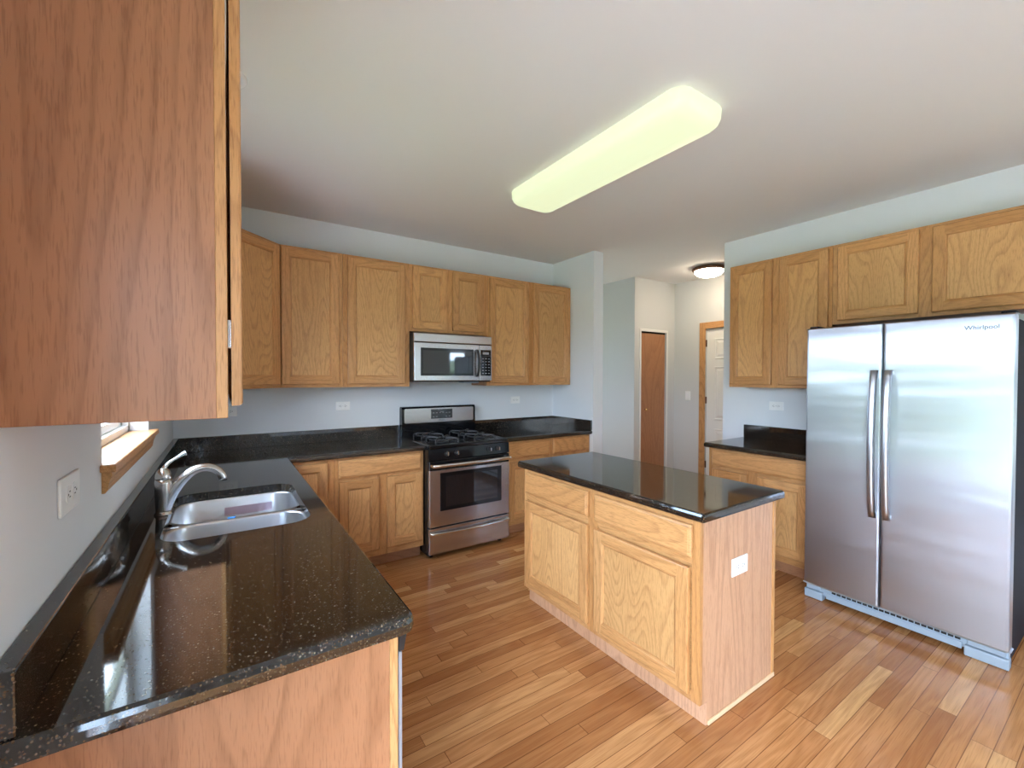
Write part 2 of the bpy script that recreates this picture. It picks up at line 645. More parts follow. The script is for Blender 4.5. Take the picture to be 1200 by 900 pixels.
struct(m, 'wall_hall_near', 'hall wall closing off the passage behind the refrigerator wall', 'wall', 'hallwall')
# dining area behind the camera
m = MB()
m.box(XR + 0.12, XFAR, -4.7, -4.58, 0, H)
m.box(XFAR, XFAR + 0.12, YREAR, -4.58, 0, H)
struct(m, 'wall_dining', 'dining area side walls behind the camera', 'wall', 'wall')
m = MB()
m.box(0, RWIN[0], YREAR - T, YREAR, 0, H)
m.box(RWIN[0], RWIN[1], YREAR - T, YREAR, 0, RWIN[2])
m.box(RWIN[0], RWIN[1], YREAR - T, YREAR, RWIN[3], H)
m.box(RWIN[1], XFAR + 0.12, YREAR - T, YREAR, 0, H)
struct(m, 'wall_rear', 'rear dining wall with one wide window behind the camera', 'wall', 'wall')
# outdoors
m = MB()
for a, b, c, d in ((-60, -0.3, -60, 60), (-0.3, 40, -60, YREAR - 0.3), (-0.3, 40, 2.9, 60)):
    m.quad((a, c, -0.18), (b, c, -0.18), (b, d, -0.18), (a, d, -0.18))
struct(m, 'lawn', 'green lawn outside the patio door', 'lawn', 'lawn')
m = MB(); m.box(-3.2, -0.16, -6.6, -2.9, -0.16, -0.04)
struct(m, 'patio', 'pale concrete patio slab outside the glass door', 'patio', 'concrete')


def tree_bank(name, x0, y0, x1, y1, seed):
    mb = MB()
    n = 60
    rows = []
    for j in range(5):
        rows.append([])
        for i in range(n):
            t = i / (n - 1)
            p = Vector((x0 + (x1 - x0) * t, y0 + (y1 - y0) * t, 0))
            hgt = 3.4 + 1.5 * noise.noise((t * 9, seed, 0)) + 0.8 * noise.noise((t * 31, seed, 3))
            dpt = 2.0 * math.sin(PI * j / 4)
            d = Vector((-(y1 - y0), x1 - x0, 0)).normalized() * (2.5 * math.cos(PI * j / 4))
            rows[-1].append(p + d + Vector((0, 0, -0.2 + hgt * math.sin(PI * j / 4))))
    for a, b in zip(rows, rows[1:]):
        for i in range(n - 1):
            mb.quad(a[i], a[i + 1], b[i + 1], b[i])
    return tag(mb.build(name, None, 'leaf'), 'distant bank of green trees beyond the lawn ' + ('west' if seed == 1 else 'behind the dining windows'), 'trees', None, 'stuff')


tree_bank('treeline', -38, -34, -38, 45, 1)
tree_bank('treeline', -30, -42, 40, -42, 2)


def window_frame(name, axis, a0, a1, z0, z1, pos, label, rail=True, mull=0):
    """white vinyl window set in a wall; axis 'y' = in the left wall, 'x' = in the rear wall"""
    o = thing(name, label, 'window')
    o['kind'] = 'structure'
    f = MB()

    def bx(mb, u0, u1, zz0, zz1, d0, d1, bev=0.003):
        if axis == 'y':
            mb.box(d0, d1, u0, u1, zz0, zz1, bev)
        else:
            mb.box(u0, u1, d0, d1, zz0, zz1, bev)
    p0, p1 = pos
    w_ = 0.03
    bx(f, a0, a1, z0, z0 + w_, p0, p1); bx(f, a0, a1, z1 - w_, z1, p0, p1)
    bx(f, a0, a0 + w_, z0, z1, p0, p1); bx(f, a1 - w_, a1, z0, z1, p0, p1)
    f.build('window_frame', o, 'white')
    segs = [(a0 + w_, a1 - w_)]
    if mull:
        mid = (a0 + a1) / 2
        segs = [(a0 + w_, mid + 0.02), (mid - 0.02, a1 - w_)]
    zs = [(z0 + w_, z1 - w_)]
    if rail:
        zm = (z0 + z1) / 2
        zs = [(z0 + w_, zm + 0.02), (zm - 0.02, z1 - w_)]
    k = 0
    for (u0, u1) in segs:
        for (q0, q1) in zs:
            s = MB()
            dd = 0.012 * k
            d0, d1 = p0 + 0.012 + dd, p0 + 0.034 + dd
            b = 0.036
            bx(s, u0, u1, q0, q0 + b, d0, d1); bx(s, u0, u1, q1 - b, q1, d0, d1)
            bx(s, u0, u0 + b, q0, q1, d0, d1); bx(s, u1 - b, u1, q0, q1, d0, d1)
            so = s.build('sash', o, 'white')
            g = MB()
            if axis == 'y':
                xx = (d0 + d1) / 2
                g.quad((xx, u0 + b, q0 + b), (xx, u1 - b, q0 + b), (xx, u1 - b, q1 - b), (xx, u0 + b, q1 - b))
            else:
                xx = (d0 + d1) / 2
                g.quad((u0 + b, xx, q0 + b), (u1 - b, xx, q0 + b), (u1 - b, xx, q1 - b), (u0 + b, xx, q1 - b))
            g.build('pane', so, 'glass')
            k = 1 - k
    return o


window_frame('window_1', 'y', WIN[0], WIN[1], WIN[2], WIN[3], (-0.125, -0.07), 'white vinyl window over the sink')
window_frame('door_1', 'y', PAT[0], PAT[1], PAT[2], PAT[3], (-0.13, -0.06), 'sliding glass patio door behind the camera', False, 1)
window_frame('window_2', 'x', RWIN[0], RWIN[1], RWIN[2], RWIN[3], (YREAR - 0.13, YREAR - 0.06), 'wide rear window toward the right of the dining area', True, 1)

window_frame('window_added', 'x', 3.62, 4.66, 1.0, 2.0, (2.63, 2.70), 'unseen window added at the end of the hall passage', True, 1)  # unseen window, put in to bring daylight onto the hall walls
m = MB()
m.box(-0.069, 0.0, WIN[0] + 0.0004, WIN[0] + 0.0014, WIN[2] + 0.003, WIN[3] - 0.0005)
m.box(-0.069, 0.0, WIN[1] - 0.0014, WIN[1] - 0.0004, WIN[2] + 0.003, WIN[3] - 0.0005)
m.box(-0.069, 0.0, WIN[0] + 0.0014, WIN[1] - 0.0014, WIN[3] - 0.0014, WIN[3] - 0.0004)
struct(m, 'trim_3', 'white painted window returns over the sink', 'trim', 'white')
# stool and apron of the kitchen window
st = thing('window_sill', 'brown oak window stool with apron under the sink window', 'window sill', (0, 0, 0))
st['kind'] = 'structure'
m = MB()
sp_ = [(0.0008, WIN[0] - 0.03), (0.036, WIN[0] - 0.03), (0.036, WIN[1] + 0.03), (0.0008, WIN[1] + 0.03), (0.0008, WIN[1] - 0.0015), (-0.0695, WIN[1] - 0.0015), (-0.0695, WIN[0] + 0.0015), (0.0008, WIN[0] + 0.0015)]
m.rings([[(*p, z) for p in inset(sp_, d)] for d, z in ((0.004, WIN[2] - 0.022), (0, WIN[2] - 0.018), (0, WIN[2] - 0.003), (0.001, WIN[2] + 0.0005), (0.004, WIN[2] + 0.002))])
m.build('stool', st, 'oak_y')
m = MB()
lp = []
for yy in (WIN[0] - 0.01, WIN[1] + 0.01):
    lp.append([(0.0008, yy, WIN[2] - 0.023), (0.024, yy, WIN[2] - 0.023), (0.024, yy, WIN[2] - 0.035), (0.018, yy, WIN[2] - 0.05), (0.014, yy, WIN[2] - 0.075), (0.008, yy, WIN[2] - 0.085), (0.0008, yy, WIN[2] - 0.085)])
m.rings(lp)
m.build('apron', st, 'oak_y')

# baseboards
m = MB(); m.box(XR - 0.013, XR - 0.0005, -4.7, -3.62, 0.0005, 0.085, 0.003)
struct(m, 'baseboard_right', 'oak baseboard on the wall beyond the refrigerator', 'baseboard', 'oak_y')
m = MB()
m.box(XH + 0.0005, BF[0] - 0.04, YH - 0.013, YH - 0.0005, 0.0005, 0.085, 0.003)
m.box(BF[1] + 0.04, XD - 0.0005, YH - 0.013, YH - 0.0005, 0.0005, 0.085, 0.003)
struct(m, 'baseboard_hall', 'oak baseboard along the hall closet wall', 'baseboard', 'oak_h')
m = MB(); m.box(XS + 0.0, XS + 0.134, -0.673, -0.6605, 0.0005, 0.085, 0.003)
struct(m, 'baseboard_stub', 'oak baseboard on the end of the stub wall', 'baseboard', 'oak_h')
m = MB(); m.box(0.0005, 0.013, -3.54, -2.97, 0.0005, 0.085, 0.003)
struct(m, 'baseboard_left', 'oak baseboard on the left wall past the counter', 'baseboard', 'oak_y')


# ------------------------------------------------------------------ cabinets
def door_mesh(mb, w, h, x0, z0, yf, f=0.056, t=0.019):
    """frame of a recessed-panel door in the local frame; front faces -y at yf-t. materials: 0 stiles, 1 rails"""
    def rc(d, y):
        return [(x0 + d, y, z0 + d), (x0 + w - d, y, z0 + d), (x0 + w - d, y, z0 + h - d), (x0 + d, y, z0 + h - d)]
    prof = [(0, yf), (0, yf - t + 0.006), (0.002, yf - t + 0.002), (0.006, yf - t)]
    inn = [(f, yf - t), (f + 0.003, yf - t + 0.0025), (f + 0.008, yf - t + 0.0035), (f + 0.012, yf - t + 0.0105), (f + 0.016, yf - t + 0.0125), (f + 0.016, yf)]

    def strip(seq):
        rs = [[mb.bm.verts.new(Vector(p)) for p in rc(d, y)] for d, y in seq]
        for a, b in zip(rs, rs[1:]):
            for i in range(4):
                j = (i + 1) % 4
                q = mb.bm.faces.new((a[i], a[j], b[j], b[i]))
                q.material_index = 1 if i in (0, 2) else 0
    strip(prof)
    strip(inn)
    e, yy = 0.006, yf - t
    X0, X1, Z0, Z1 = x0 + e, x0 + w - e, z0 + e, z0 + h - e
    a, b, c, d = x0 + f, x0 + w - f, z0 + f, z0 + h - f
    mb.quad((X0, yy, Z0), (a, yy, Z0), (a, yy, Z1), (X0, yy, Z1), 0)
    mb.quad((b, yy, Z0), (X1, yy, Z0), (X1, yy, Z1), (b, yy, Z1), 0)
    mb.quad((a, yy, Z0), (b, yy, Z0), (b, yy, c), (a, yy, c), 1)
    mb.quad((a, yy, d), (b, yy, d), (b, yy, Z1), (a, yy, Z1), 1)


def add_door(par, x0, x1, z0, z1, yf, f=0.056, t=0.019, label=None):
    mb = MB('oak_v', 'oak_h')
    door_mesh(mb, x1 - x0, z1 - z0, x0, z0, yf, f, t)
    d = mb.build('door', par)
    p = MB()
    g = f + 0.0145
    p.box(x0 + g, x1 - g, yf - t + 0.009, yf - 0.002, z0 + g, z1 - g)
    p.build('panel', d, 'oak_panel')
    return d


def add_drawer(par, x0, x1, z0, z1, yf, t=0.019):
    mb = MB()
    def rc(d, y):
        return [(x0 + d, y, z0 + d), (x1 - d, y, z0 + d), (x1 - d, y, z1 - d), (x0 + d, y, z1 - d)]
    mb.rings([rc(0, yf), rc(0, yf - t + 0.009), rc(0.004, yf - t + 0.006), rc(0.010, yf - t + 0.004), rc(0.013, yf - t + 0.0005), rc(0.016, yf - t)])
    return mb.build('drawer_front', par, 'oak_h')


def face_frame(par, w, d, z0, z1, stiles, rails, y_off=0.019):
    """stiles: list of (x0,x1); rails between them fill the rest"""
    mb = MB('oak_v', 'oak_h')
    for a, b in stiles:
        mb.box(a, b, -d, -(d - y_off), z0, z1, 0.001, 0, 1)
    for (a0, a1), (b0, b1) in zip(stiles, stiles[1:]):
        for r0, r1 in rails:
            mb.box(a1, b0, -d, -(d - y_off), r0, r1, 0.001, 1, 1)
        mb.box(a1, b0, -(d - 0.006), -(d - y_off), z0 + 0.005, z1 - 0.005, 0, 1)
    return mb.build('face_frame', par)


def upper(name, label, loc, rz, w, d, z0, z1, doors, stiles, dz=(0.024, 0.019), group=None, end='veneer', gap=0.003):
    o = thing(name, label, 'wall cabinet', loc, rz, group)
    w -= 0.001
    mb = MB(); mb.box(0, w, -(d - 0.019), 0, z0, z1, 0.0008, 0, 1)
    mb.build('carcass', o, end)
    face_frame(o, w, d, z0, z1, stiles, [(z0, z0 + 0.04), (z1 - 0.045, z1)])
    for a, b in doors:
        add_door(o, a, b, z0 + dz[0], z1 - dz[1], -d - gap)
    return o


ZB, ZT = 1.379, 2.431
UG = 'oak wall cabinets'
up_near = upper('wall_cabinet', 'large oak wall cabinet close up, its plain end panel filling the upper left', (0.001, -2.893, 0), PI / 2, 0.678, 0.304, ZB + 0.003, ZT,
                [(0.004, 0.325), (0.347, 0.665)], [(0, 0.04), (0.32, 0.352), (0.637, 0.677)], group=UG, gap=0.0062)
for zz in (1.52, 2.27):
    mb = MB(); mb.box(0.0, 0.03, -0.3102, -0.3042, zz, zz + 0.055, 0.001); mb.build('hinge', up_near, 'chrome')
upper('wall_cabinet', 'oak wall cabinet between the sink window and the diagonal corner cabinet', (0.001, -1.10, 0), PI / 2, 0.459, 0.304, ZB, ZT,
      [(0.02, 0.435)], [(0, 0.035), (0.42, 0.458)], group=UG)
dg = 0.335 * math.sqrt(2)
# diagonal corner cabinet: pentagonal box with a 45 degree face
o = thing('corner_wall_cabinet', 'oak wall cabinet set diagonally across the corner', 'wall cabinet', (0.001, -0.001, 0), 0, UG)
mb = MB()
pts = [(0, 0), (0, -0.638), (0.292, -0.638), (0.638, -0.292), (0.638, 0)]
mb.rings([[(*p, ZB) for p in pts], [(*p, ZT) for p in pts]])
mb.build('carcass', o, 'veneer')


class Loc:
    pass


def rot_part(ob, loc, rz):
    ob.matrix_local = Matrix.Translation(loc) @ Matrix.Rotation(rz, 4, 'Z')


wd = math.hypot(0.346, 0.346)
# local frame: x along the face, -y out of it
mb = MB('oak_v', 'oak_h')
a = [(0, 0.035), (wd - 0.035, wd)]
for s0, s1 in a:
    mb.box(s0, s1, -0.019, 0, ZB, ZT, 0.001, 0, 1)
mb.box(0.035, wd - 0.035, -0.019, 0, ZB, ZB + 0.04, 0.001, 1, 1)
mb.box(0.035, wd - 0.035, -0.019, 0, ZT - 0.045, ZT, 0.001, 1, 1)
mb.box(0.035, wd - 0.035, -0.012, 0, ZB + 0.01, ZT - 0.01, 0, 1)
ff = mb.build('face_frame', o)
rot_part(ff, Vector((0.292, -0.638, 0)), PI / 4)
dd = add_door(o, 0.022, wd - 0.022, ZB + 0.024, ZT - 0.019, -0.020)
rot_part(dd, Vector((0.292, -0.638, 0)), PI / 4)

upper('wall_cabinet', 'single-door oak wall cabinet next to the diagonal corner cabinet', (0.6405, -0.001, 0), 0, 0.451, 0.306, ZB, ZT,
      [(0.017, 0.420)], [(0, 0.035), (0.415, 0.45)], group=UG)
upper('wall_cabinet', 'wide single-door oak wall cabinet left of the microwave', (1.0925, -0.001, 0), 0, 0.546, 0.306, ZB, ZT,
      [(0.033, 0.502)], [(0, 0.04), (0.495, 0.545)], group=UG)
upper('wall_cabinet', 'short two-door oak wall cabinet directly above the microwave', (1.6395, -0.001, 0), 0, 0.766, 0.306, 1.856, ZT,
      [(0.024, 0.345), (0.402, 0.727)], [(0, 0.035), (0.335, 0.41), (0.72, 0.765)], group=UG)
upper('wall_cabinet', 'tall two-door oak wall cabinet right of the microwave', (2.4065, -0.001, 0), 0, 1.058, 0.306, ZB, ZT,
      [(0.026, 0.486), (0.548, 1.022)], [(0, 0.035), (0.48, 0.556), (1.017, 1.057)], group=UG)
# fridge wall uppers (face -x)
upper('wall_cabinet', 'tall two-door oak wall cabinet beside the refrigerator', (XR - 0.001, -1.778, 0), -PI / 2, 0.775, 0.306, ZB, ZT,
      [(0.012, 0.358), (0.413, 0.752)], [(0, 0.03), (0.35, 0.42), (0.744, 0.774)], group=UG)
upper('wall_cabinet', 'short two-door oak cabinet above the refrigerator', (XR - 0.001, -2.5535, 0), -PI / 2, 1.03, 0.306, 1.852, ZT,
      [(0.033, 0.476), (0.539, 0.996)], [(0, 0.042), (0.465, 0.55), (0.987, 1.029)], group=UG)


def base(name, label, loc, rz, w, d, drawers, doors, stiles, rails, zt=0.874, group='oak base cabinets', body_top=None, toe=True):
    o = thing(name, label, 'base cabinet', loc, rz, group)
    w -= 0.001
    mb = MB(); mb.box(0, w, -(d - 0.019), 0, 0.1, body_top or zt, 0.0008, 0, 1)
    if body_top:
        mb.box(0, 0.016, -(d - 0.019), 0, body_top, zt)
        mb.box(w - 0.016, w, -(d - 0.019), 0, body_top, zt)
    mb.build('carcass', o, 'veneer')
    face_frame(o, w, d, 0.1, zt, stiles, rails)
    for a in drawers:
        add_drawer(o, *a, -d - 0.003)
    for a in doors:
        add_door(o, *a, -d - 0.003)
    if toe:
        mb = MB(); mb.box(0, w, -(d - 0.072), -(d - 0.09), 0.0005, 0.1)
        mb.build('toe_kick', o, 'veneer_toe')
    return o


RL = [(0.1, 0.145), (0.68, 0.728), (0.838, 0.874)]
# back wall, left of range
o = base('corner_base_cabinet', 'oak corner base cabinet with one narrow full-height door behind the sink counter', (0.6675, -0.001, 0), 0, 0.295, 0.609,
         [], [(0.012, 0.249, 0.15, 0.85)], [(0, 0.03), (0.245, 0.294)], [(0.1, 0.145), (0.838, 0.874)])
base('base_cabinet', 'two-door oak base cabinet with one wide drawer left of the range', (0.963, -0.001, 0), 0, 0.677, 0.609,
     [(0.025, 0.652, 0.722, 0.852)], [(0.026, 0.316, 0.152, 0.697), (0.377, 0.660, 0.152, 0.697)], [(0, 0.035), (0.305, 0.385), (0.641, 0.676)], RL)
base('base_cabinet', 'two-drawer oak base cabinet between the range and the stub wall', (2.409, -0.001, 0), 0, 1.057, 0.609,
     [(0.045, 0.521, 0.715, 0.862), (0.563, 1.036, 0.715, 0.862)], [(0.045, 0.521, 0.15, 0.68), (0.563, 1.036, 0.15, 0.68)],
     [(0, 0.05), (0.512, 0.572), (1.026, 1.056)], RL)
# left wall run (fronts face +x)
PX = 0.625
base('sink_base_cabinet', 'oak sink base cabinet under the double sink', (0.001, -2.262, 0), PI / 2, 1.0, PX - 0.001,
     [(0.03, 0.48, 0.715, 0.852), (0.52, 0.97, 0.715, 0.852)], [(0.03, 0.48, 0.15, 0.68), (0.52, 0.97, 0.15, 0.68)],
     [(0, 0.04), (0.47, 0.53), (0.959, 0.999)], RL, body_top=0.60)
base('corner_filler_cabinet', 'plain oak corner unit between the sink cabinet and the back wall', (0.001, -1.261, 0), PI / 2, 0.62, PX - 0.001,
     [], [(0.03, 0.59, 0.15, 0.852)], [(0, 0.04), (0.58, 0.619)], [(0.1, 0.145), (0.838, 0.874)])
# end panel of the run
o = thing('end_panel', 'tall plain oak end panel closing the sink counter run at the bottom left', 'end panel', (0.001, -2.9, 0))
mb = MB(); mb.box(0, 0.621, 0, 0.018, 0.0008, 0.874, 0.0008, 0, 1); mb.build('panel', o, 'veneer')
mb = MB(); mb.box(0.6215, 0.642, 0.0, 0.019, 0.0008, 0.874, 0.001, 0, 1); mb.build('edge_stile', o, 'oak_v')
# dishwasher
o = thing('dishwasher', 'dishwasher edge showing between the oak end panel and the floor, black control strip', 'dishwasher', (0.001, -2.879, 0))
mb = MB(); mb.box(0.02, 0.60, 0.001, 0.612, 0.012, 0.872, 0.002); mb.build('tub', o, 'greyplastic')
mb = MB(); mb.box(0.602, 0.652, 0.001, 0.61, 0.12, 0.80, 0.004)
mb.box(0.644, 0.652, -0.022, 0.61, 0.12, 0.80, 0.002)
mb.build('door', o, 'dwgrey')
mb = MB()
mb.rings([[(0.644, y, 0.803), (0.656, y, 0.803), (0.668, y, 0.868), (0.644, y, 0.868)] for y in (-0.022, 0.61)])
mb.build('control_panel', o, 'blackplastic')
mb = MB(); mb.box(0.54, 0.56, 0.0, 0.61, 0.001, 0.11); mb.build('toe_panel', o, 'blackplastic')

# fridge-wall base cabinet
base('base_cabinet', 'oak base cabinet with one wide drawer beside the refrigerator', (XR - 0.001, -1.782, 0), -PI / 2, 0.787, 0.608,
     [(0.034, 0.752, 0.728, 0.86)], [(0.036, 0.328, 0.148, 0.70), (0.405, 0.752, 0.148, 0.70)], [(0, 0.04), (0.318, 0.415), (0.744, 0.786)], RL)

# island
IX0, IX1, IY0, IY1 = 1.929, 2.535, -2.866, -1.612
o = thing('kitchen_island', 'oak kitchen island cabinet with two drawers and two doors in the middle of the floor', 'kitchen island', (IX1, IY1, 0), -PI / 2)
WI, DI = IY1 - IY0, IX1 - IX0
mb = MB()
pr_ = [(-(DI - 0.019), 0.1), (-(DI - 0.052), 0.1), (-(DI - 0.052), 0.0008), (0, 0.0008), (0, 0.874), (-(DI - 0.019), 0.874)]
mb.rings([[(x, y, z) for y, z in pr_] for x in (0.0, WI)])
mb.build('carcass', o, 'veneer_pale')
face_frame(o, WI, DI, 0.1, 0.874, [(0, 0.036), (0.59, 0.664), (WI - 0.04, WI)], RL)
add_drawer(o, 0.029, 0.602, 0.718, 0.852, -DI - 0.003)
add_drawer(o, 0.652, 1.219, 0.710, 0.848, -DI - 0.003)
add_door(o, 0.034, 0.602, 0.140, 0.672, -DI - 0.003)
add_door(o, 0.654, 1.21, 0.133, 0.668, -DI - 0.003)
mb = MB(); mb.box(-0.001, WI + 0.002, -(DI - 0.0505), -(DI - 0.044), 0.0008, 0.098, 0.001, 0, 1); mb.build('toe_kick', o, 'veneer_pale')
mb = MB(); mb.box(WI + 0.0004, WI + 0.008, -(DI - 0.054), 0.003, 0.0008, 0.02, 0.002); mb.build('shoe_molding', o, 'trimlight')
mb = MB(); mb.box(WI - 0.018, WI + 0.005, -0.016, 0.005, 0.02, 0.874, 0.002); mb.build('corner_trim', o, 'oak_v')

# ------------------------------------------------------------------ countertops
GZ0, GZ1 = 0.875, 0.914
SX0, SX1, SY0, SY1 = 0.115, 0.585, -2.105, -1.40
o = thing('countertop', 'L-shaped black granite countertop holding the sink and running to the range', 'countertop', (0, 0, 0), 0, 'black granite countertops')
poly = [(0.001, -2.968), (0.667 - 0.035, -2.968)]
for k in range(1, 6):
    an = -PI / 2 + PI / 2 * k / 6
    poly.append((0.632 + 0.035 * math.cos(an), -2.933 + 0.035 * math.sin(an)))
poly += [(0.667, -2.933), (0.667, -0.65), (1.641, -0.65), (1.641, -0.001), (0.001, -0.001)]
hole = rrect(SX0, SX1, SY0, SY1, 0.085, 6)
mb = MB(); slab(mb, poly, GZ0, GZ1, [hole]); mb.build('slab', o, 'granite')
mb = MB(); mb.box(0.001, 0.032, -2.955, -0.001, GZ1 + 0.0002, 1.018, 0.003); mb.build('backsplash', o, 'granite')
mb = MB(); mb.box(0.0325, 1.641, -0.026, -0.001, GZ1 + 0.0002, 1.018, 0.003); mb.build('backsplash', o, 'granite')
o = thing('countertop', 'black granite countertop between the range and the stub wall', 'countertop', (0, 0, 0), 0, 'black granite countertops')
mb = MB(); slab(mb, [(2.408, -0.65), (XS - 0.001, -0.65), (XS - 0.001, -0.001), (2.408, -0.001)], GZ0, GZ1); mb.build('slab', o, 'granite')
mb = MB(); mb.box(2.408, XS - 0.0265, -0.026, -0.001, GZ1 + 0.0002, 1.018, 0.003); mb.build('backsplash', o, 'granite')
mb = MB(); mb.box(XS - 0.026, XS - 0.001, -0.648, -0.001, GZ1 + 0.0002, 1.018, 0.003); mb.build('backsplash', o, 'granite')
o = thing('countertop', 'black granite countertop beside the refrigerator', 'countertop', (0, 0, 0), 0, 'black granite countertops')
mb = MB(); slab(mb, [(3.686, -2.572), (XR - 0.001, -2.572), (XR - 0.001, -1.757), (3.686, -1.757)], GZ0, GZ1); mb.build('slab', o, 'granite')
mb = MB(); mb.box(XR - 0.026, XR - 0.001, -2.572, -1.759, GZ1 + 0.0002, 1.028, 0.003); mb.build('backsplash', o, 'granite')
mb = MB()
slab(mb, rrect(1.896, 2.572, -2.9, -1.574, 0.012, 3), GZ0, GZ1)
tag(mb.build('island_countertop', None, 'granite'), 'polished black granite top on the kitchen island', 'countertop', 'black granite countertops')

# ------------------------------------------------------------------ sink and faucet
o = thing('kitchen_sink', 'stainless double-bowl sink set into the granite counter', 'sink', (0, 0, 0))
SD = -1.775


def bowl(x0, x1, y0, y1, r, depth, name):
    mb = MB()
    zt = GZ0 - 0.001
    lp = [(-0.012, zt), (0.0, zt), (0.002, zt - 0.006), (0.010, zt - depth + 0.04), (0.022, zt - depth + 0.012), (0.05, zt - depth)]
    loops = [[(*p, z) for p in rrect(x0 + d, x1 - d, y0 + d, y1 - d, max(0.02, r - d * 0.6), 6)] for d, z in lp]
    mb.rings(loops, 0, False, True, True)
    b = mb.build(name, o, 'sink')
    mb = MB()
    c = ((x0 + x1) / 2, (y0 + y1) / 2, zt - depth + 0.001)
    mb.lathe([(0.045, 0), (0.044, 0.002), (0.036, 0.0025), (0.030, 0.0005), (0.004, 0.0008)], c, 20)
    mb.build('drain', b, 'chrome')
    return b


bowl(SX0 + 0.003, SX1 - 0.003, SY0 + 0.003, SD - 0.011, 0.085, 0.19, 'bowl')
bowl_far = bowl(SX0 + 0.003, SX1 - 0.003, SD + 0.011, SY1 - 0.003, 0.085, 0.19, 'bowl')
mb = MB(); mb.box(SX0 - 0.005, SX1 + 0.005, SD - 0.012, SD + 0.012, GZ0 - 0.03, GZ0 - 0.0005, 0.004, 0, 3, True); mb.build('divider', o, 'sink')
mb = MB(); mb.box(0.30, 0.345, SD + 0.0125, SD + 0.0135, GZ0 - 0.045, GZ0 - 0.012)
mb.box(0.31, 0.338, SD - 0.004, SD + 0.013, GZ0 - 0.0003, GZ0 + 0.003, 0.001)
tag(mb.build('tape_strip', None, 'blue'), 'small bright blue tape scrap on the sink divider', 'tape')

mb = MB(); mb.box(0.30, 0.50, SY1 - 0.0150, SY1 - 0.0142, GZ0 - 0.085, GZ0 - 0.045)  # thin pinkish strip on the far bowl wall
mb.build('pink_strip', bowl_far, 'pinkmetal')
fx, fy = 0.098, -1.712
o = thing('faucet', 'brushed nickel single-lever kitchen faucet behind the sink', 'faucet', (fx, fy, GZ1))
mb = MB()
mb.lathe([(0.0, 0.0005), (0.031, 0.0005), (0.031, 0.004), (0.027, 0.010), (0.0245, 0.016)], (0, 0, 0), 28)
mb.build('base_flange', o, 'nickel')
mb = MB(); mb.lathe([(0.0255, 0.014), (0.0255, 0.02), (0.028, 0.07), (0.0285, 0.125), (0.027, 0.140)], (0, 0, 0), 28); mb.build('body', o, 'nickel')
mb = MB(); mb.lathe([(0.0262, 0.1405), (0.0268, 0.146), (0.026, 0.158), (0.021, 0.172), (0.011, 0.183), (0.001, 0.186)], (0, 0, 0), 28)
lev = curve([(0.0, 0, 0.176), (0.008, 0.002, 0.192), (0.022, 0.005, 0.207), (0.045, 0.010, 0.222), (0.062, 0.013, 0.233), (0.072, 0.015, 0.236)], 5)
n_ = len(lev)
mb.tube(lev, [0.010 - 0.005 * min(1, i / (n_ * 0.45)) + (0.006 * max(0, (i / n_ - 0.6) / 0.4)) for i in range(n_)], 12)
mb.build('lever_handle', o, 'nickel')
mb = MB()
sp = curve([(0.0, 0, 0.022), (0.022, 0.0, 0.072), (0.058, 0, 0.128), (0.098, 0, 0.163), (0.135, 0, 0.172), (0.168, 0, 0.162), (0.190, 0, 0.140), (0.199, 0, 0.118)], 6)
n_ = len(sp)
mb.tube(sp, [0.0175 + 0.0075 * max(0, 1 - i / (n_ * 0.45)) - 0.0015 * i / n_ for i in range(n_)], 18)
mb.build('spout', o, 'nickel')
mb = MB(); mb.lathe([(0.0135, -0.004), (0.0135, 0.001)], (0.1995, 0, 0.1150), 16); mb.build('aerator', o, 'blackplastic')


# ------------------------------------------------------------------ outlets and switch
def outlet(label, loc, rz, wide=0.118, tall=0.074, gang=1, group='wall outlets'):
    """horizontal duplex outlet; local frame: plate in x-z, faces -y"""
    o = thing('power_outlet', label, 'outlet', loc, rz, group)
    mb = MB(); mb.box(-wide / 2, wide / 2, -0.007, -0.0005, -tall / 2, tall / 2, 0.003); mb.build('cover_plate', o, 'plate')
    q = tall / 0.074
    for s in (-1, 1):
        mb = MB()
        cx = s * 0.0195 * q
        lp = [[(cx + 0.0165 * q * math.copysign(abs(math.cos(a)) ** 0.7, math.cos(a)), y, 0.017 * q * math.copysign(abs(math.sin(a)) ** 0.7, math.sin(a))) for a in [2 * PI * k / 20 for k in range(20)]] for y in (-0.0068, -0.0092)]
        mb.rings(lp)
        r = mb.build('receptacle', o, 'plate')
        sl = MB()
        for dz in (-0.006, 0.006):
            sl.box(cx - 0.002 * s - 0.0045, cx - 0.002 * s + 0.0045, -0.0096, -0.0091, dz - 0.0012, dz + 0.0012)
        sl.lathe([(0.0028, -0.0096), (0.0028, -0.0091)], (cx + s * 0.009, 0, 0), 10, 0, 'y')
        sl.build('slots', r, 'slot')
    mb = MB(); mb.lathe([(0.003, -0.0085), (0.003, -0.0065)], (0, 0, 0), 10, 0, 'y'); mb.build('screw', o, 'chrome')
    return o


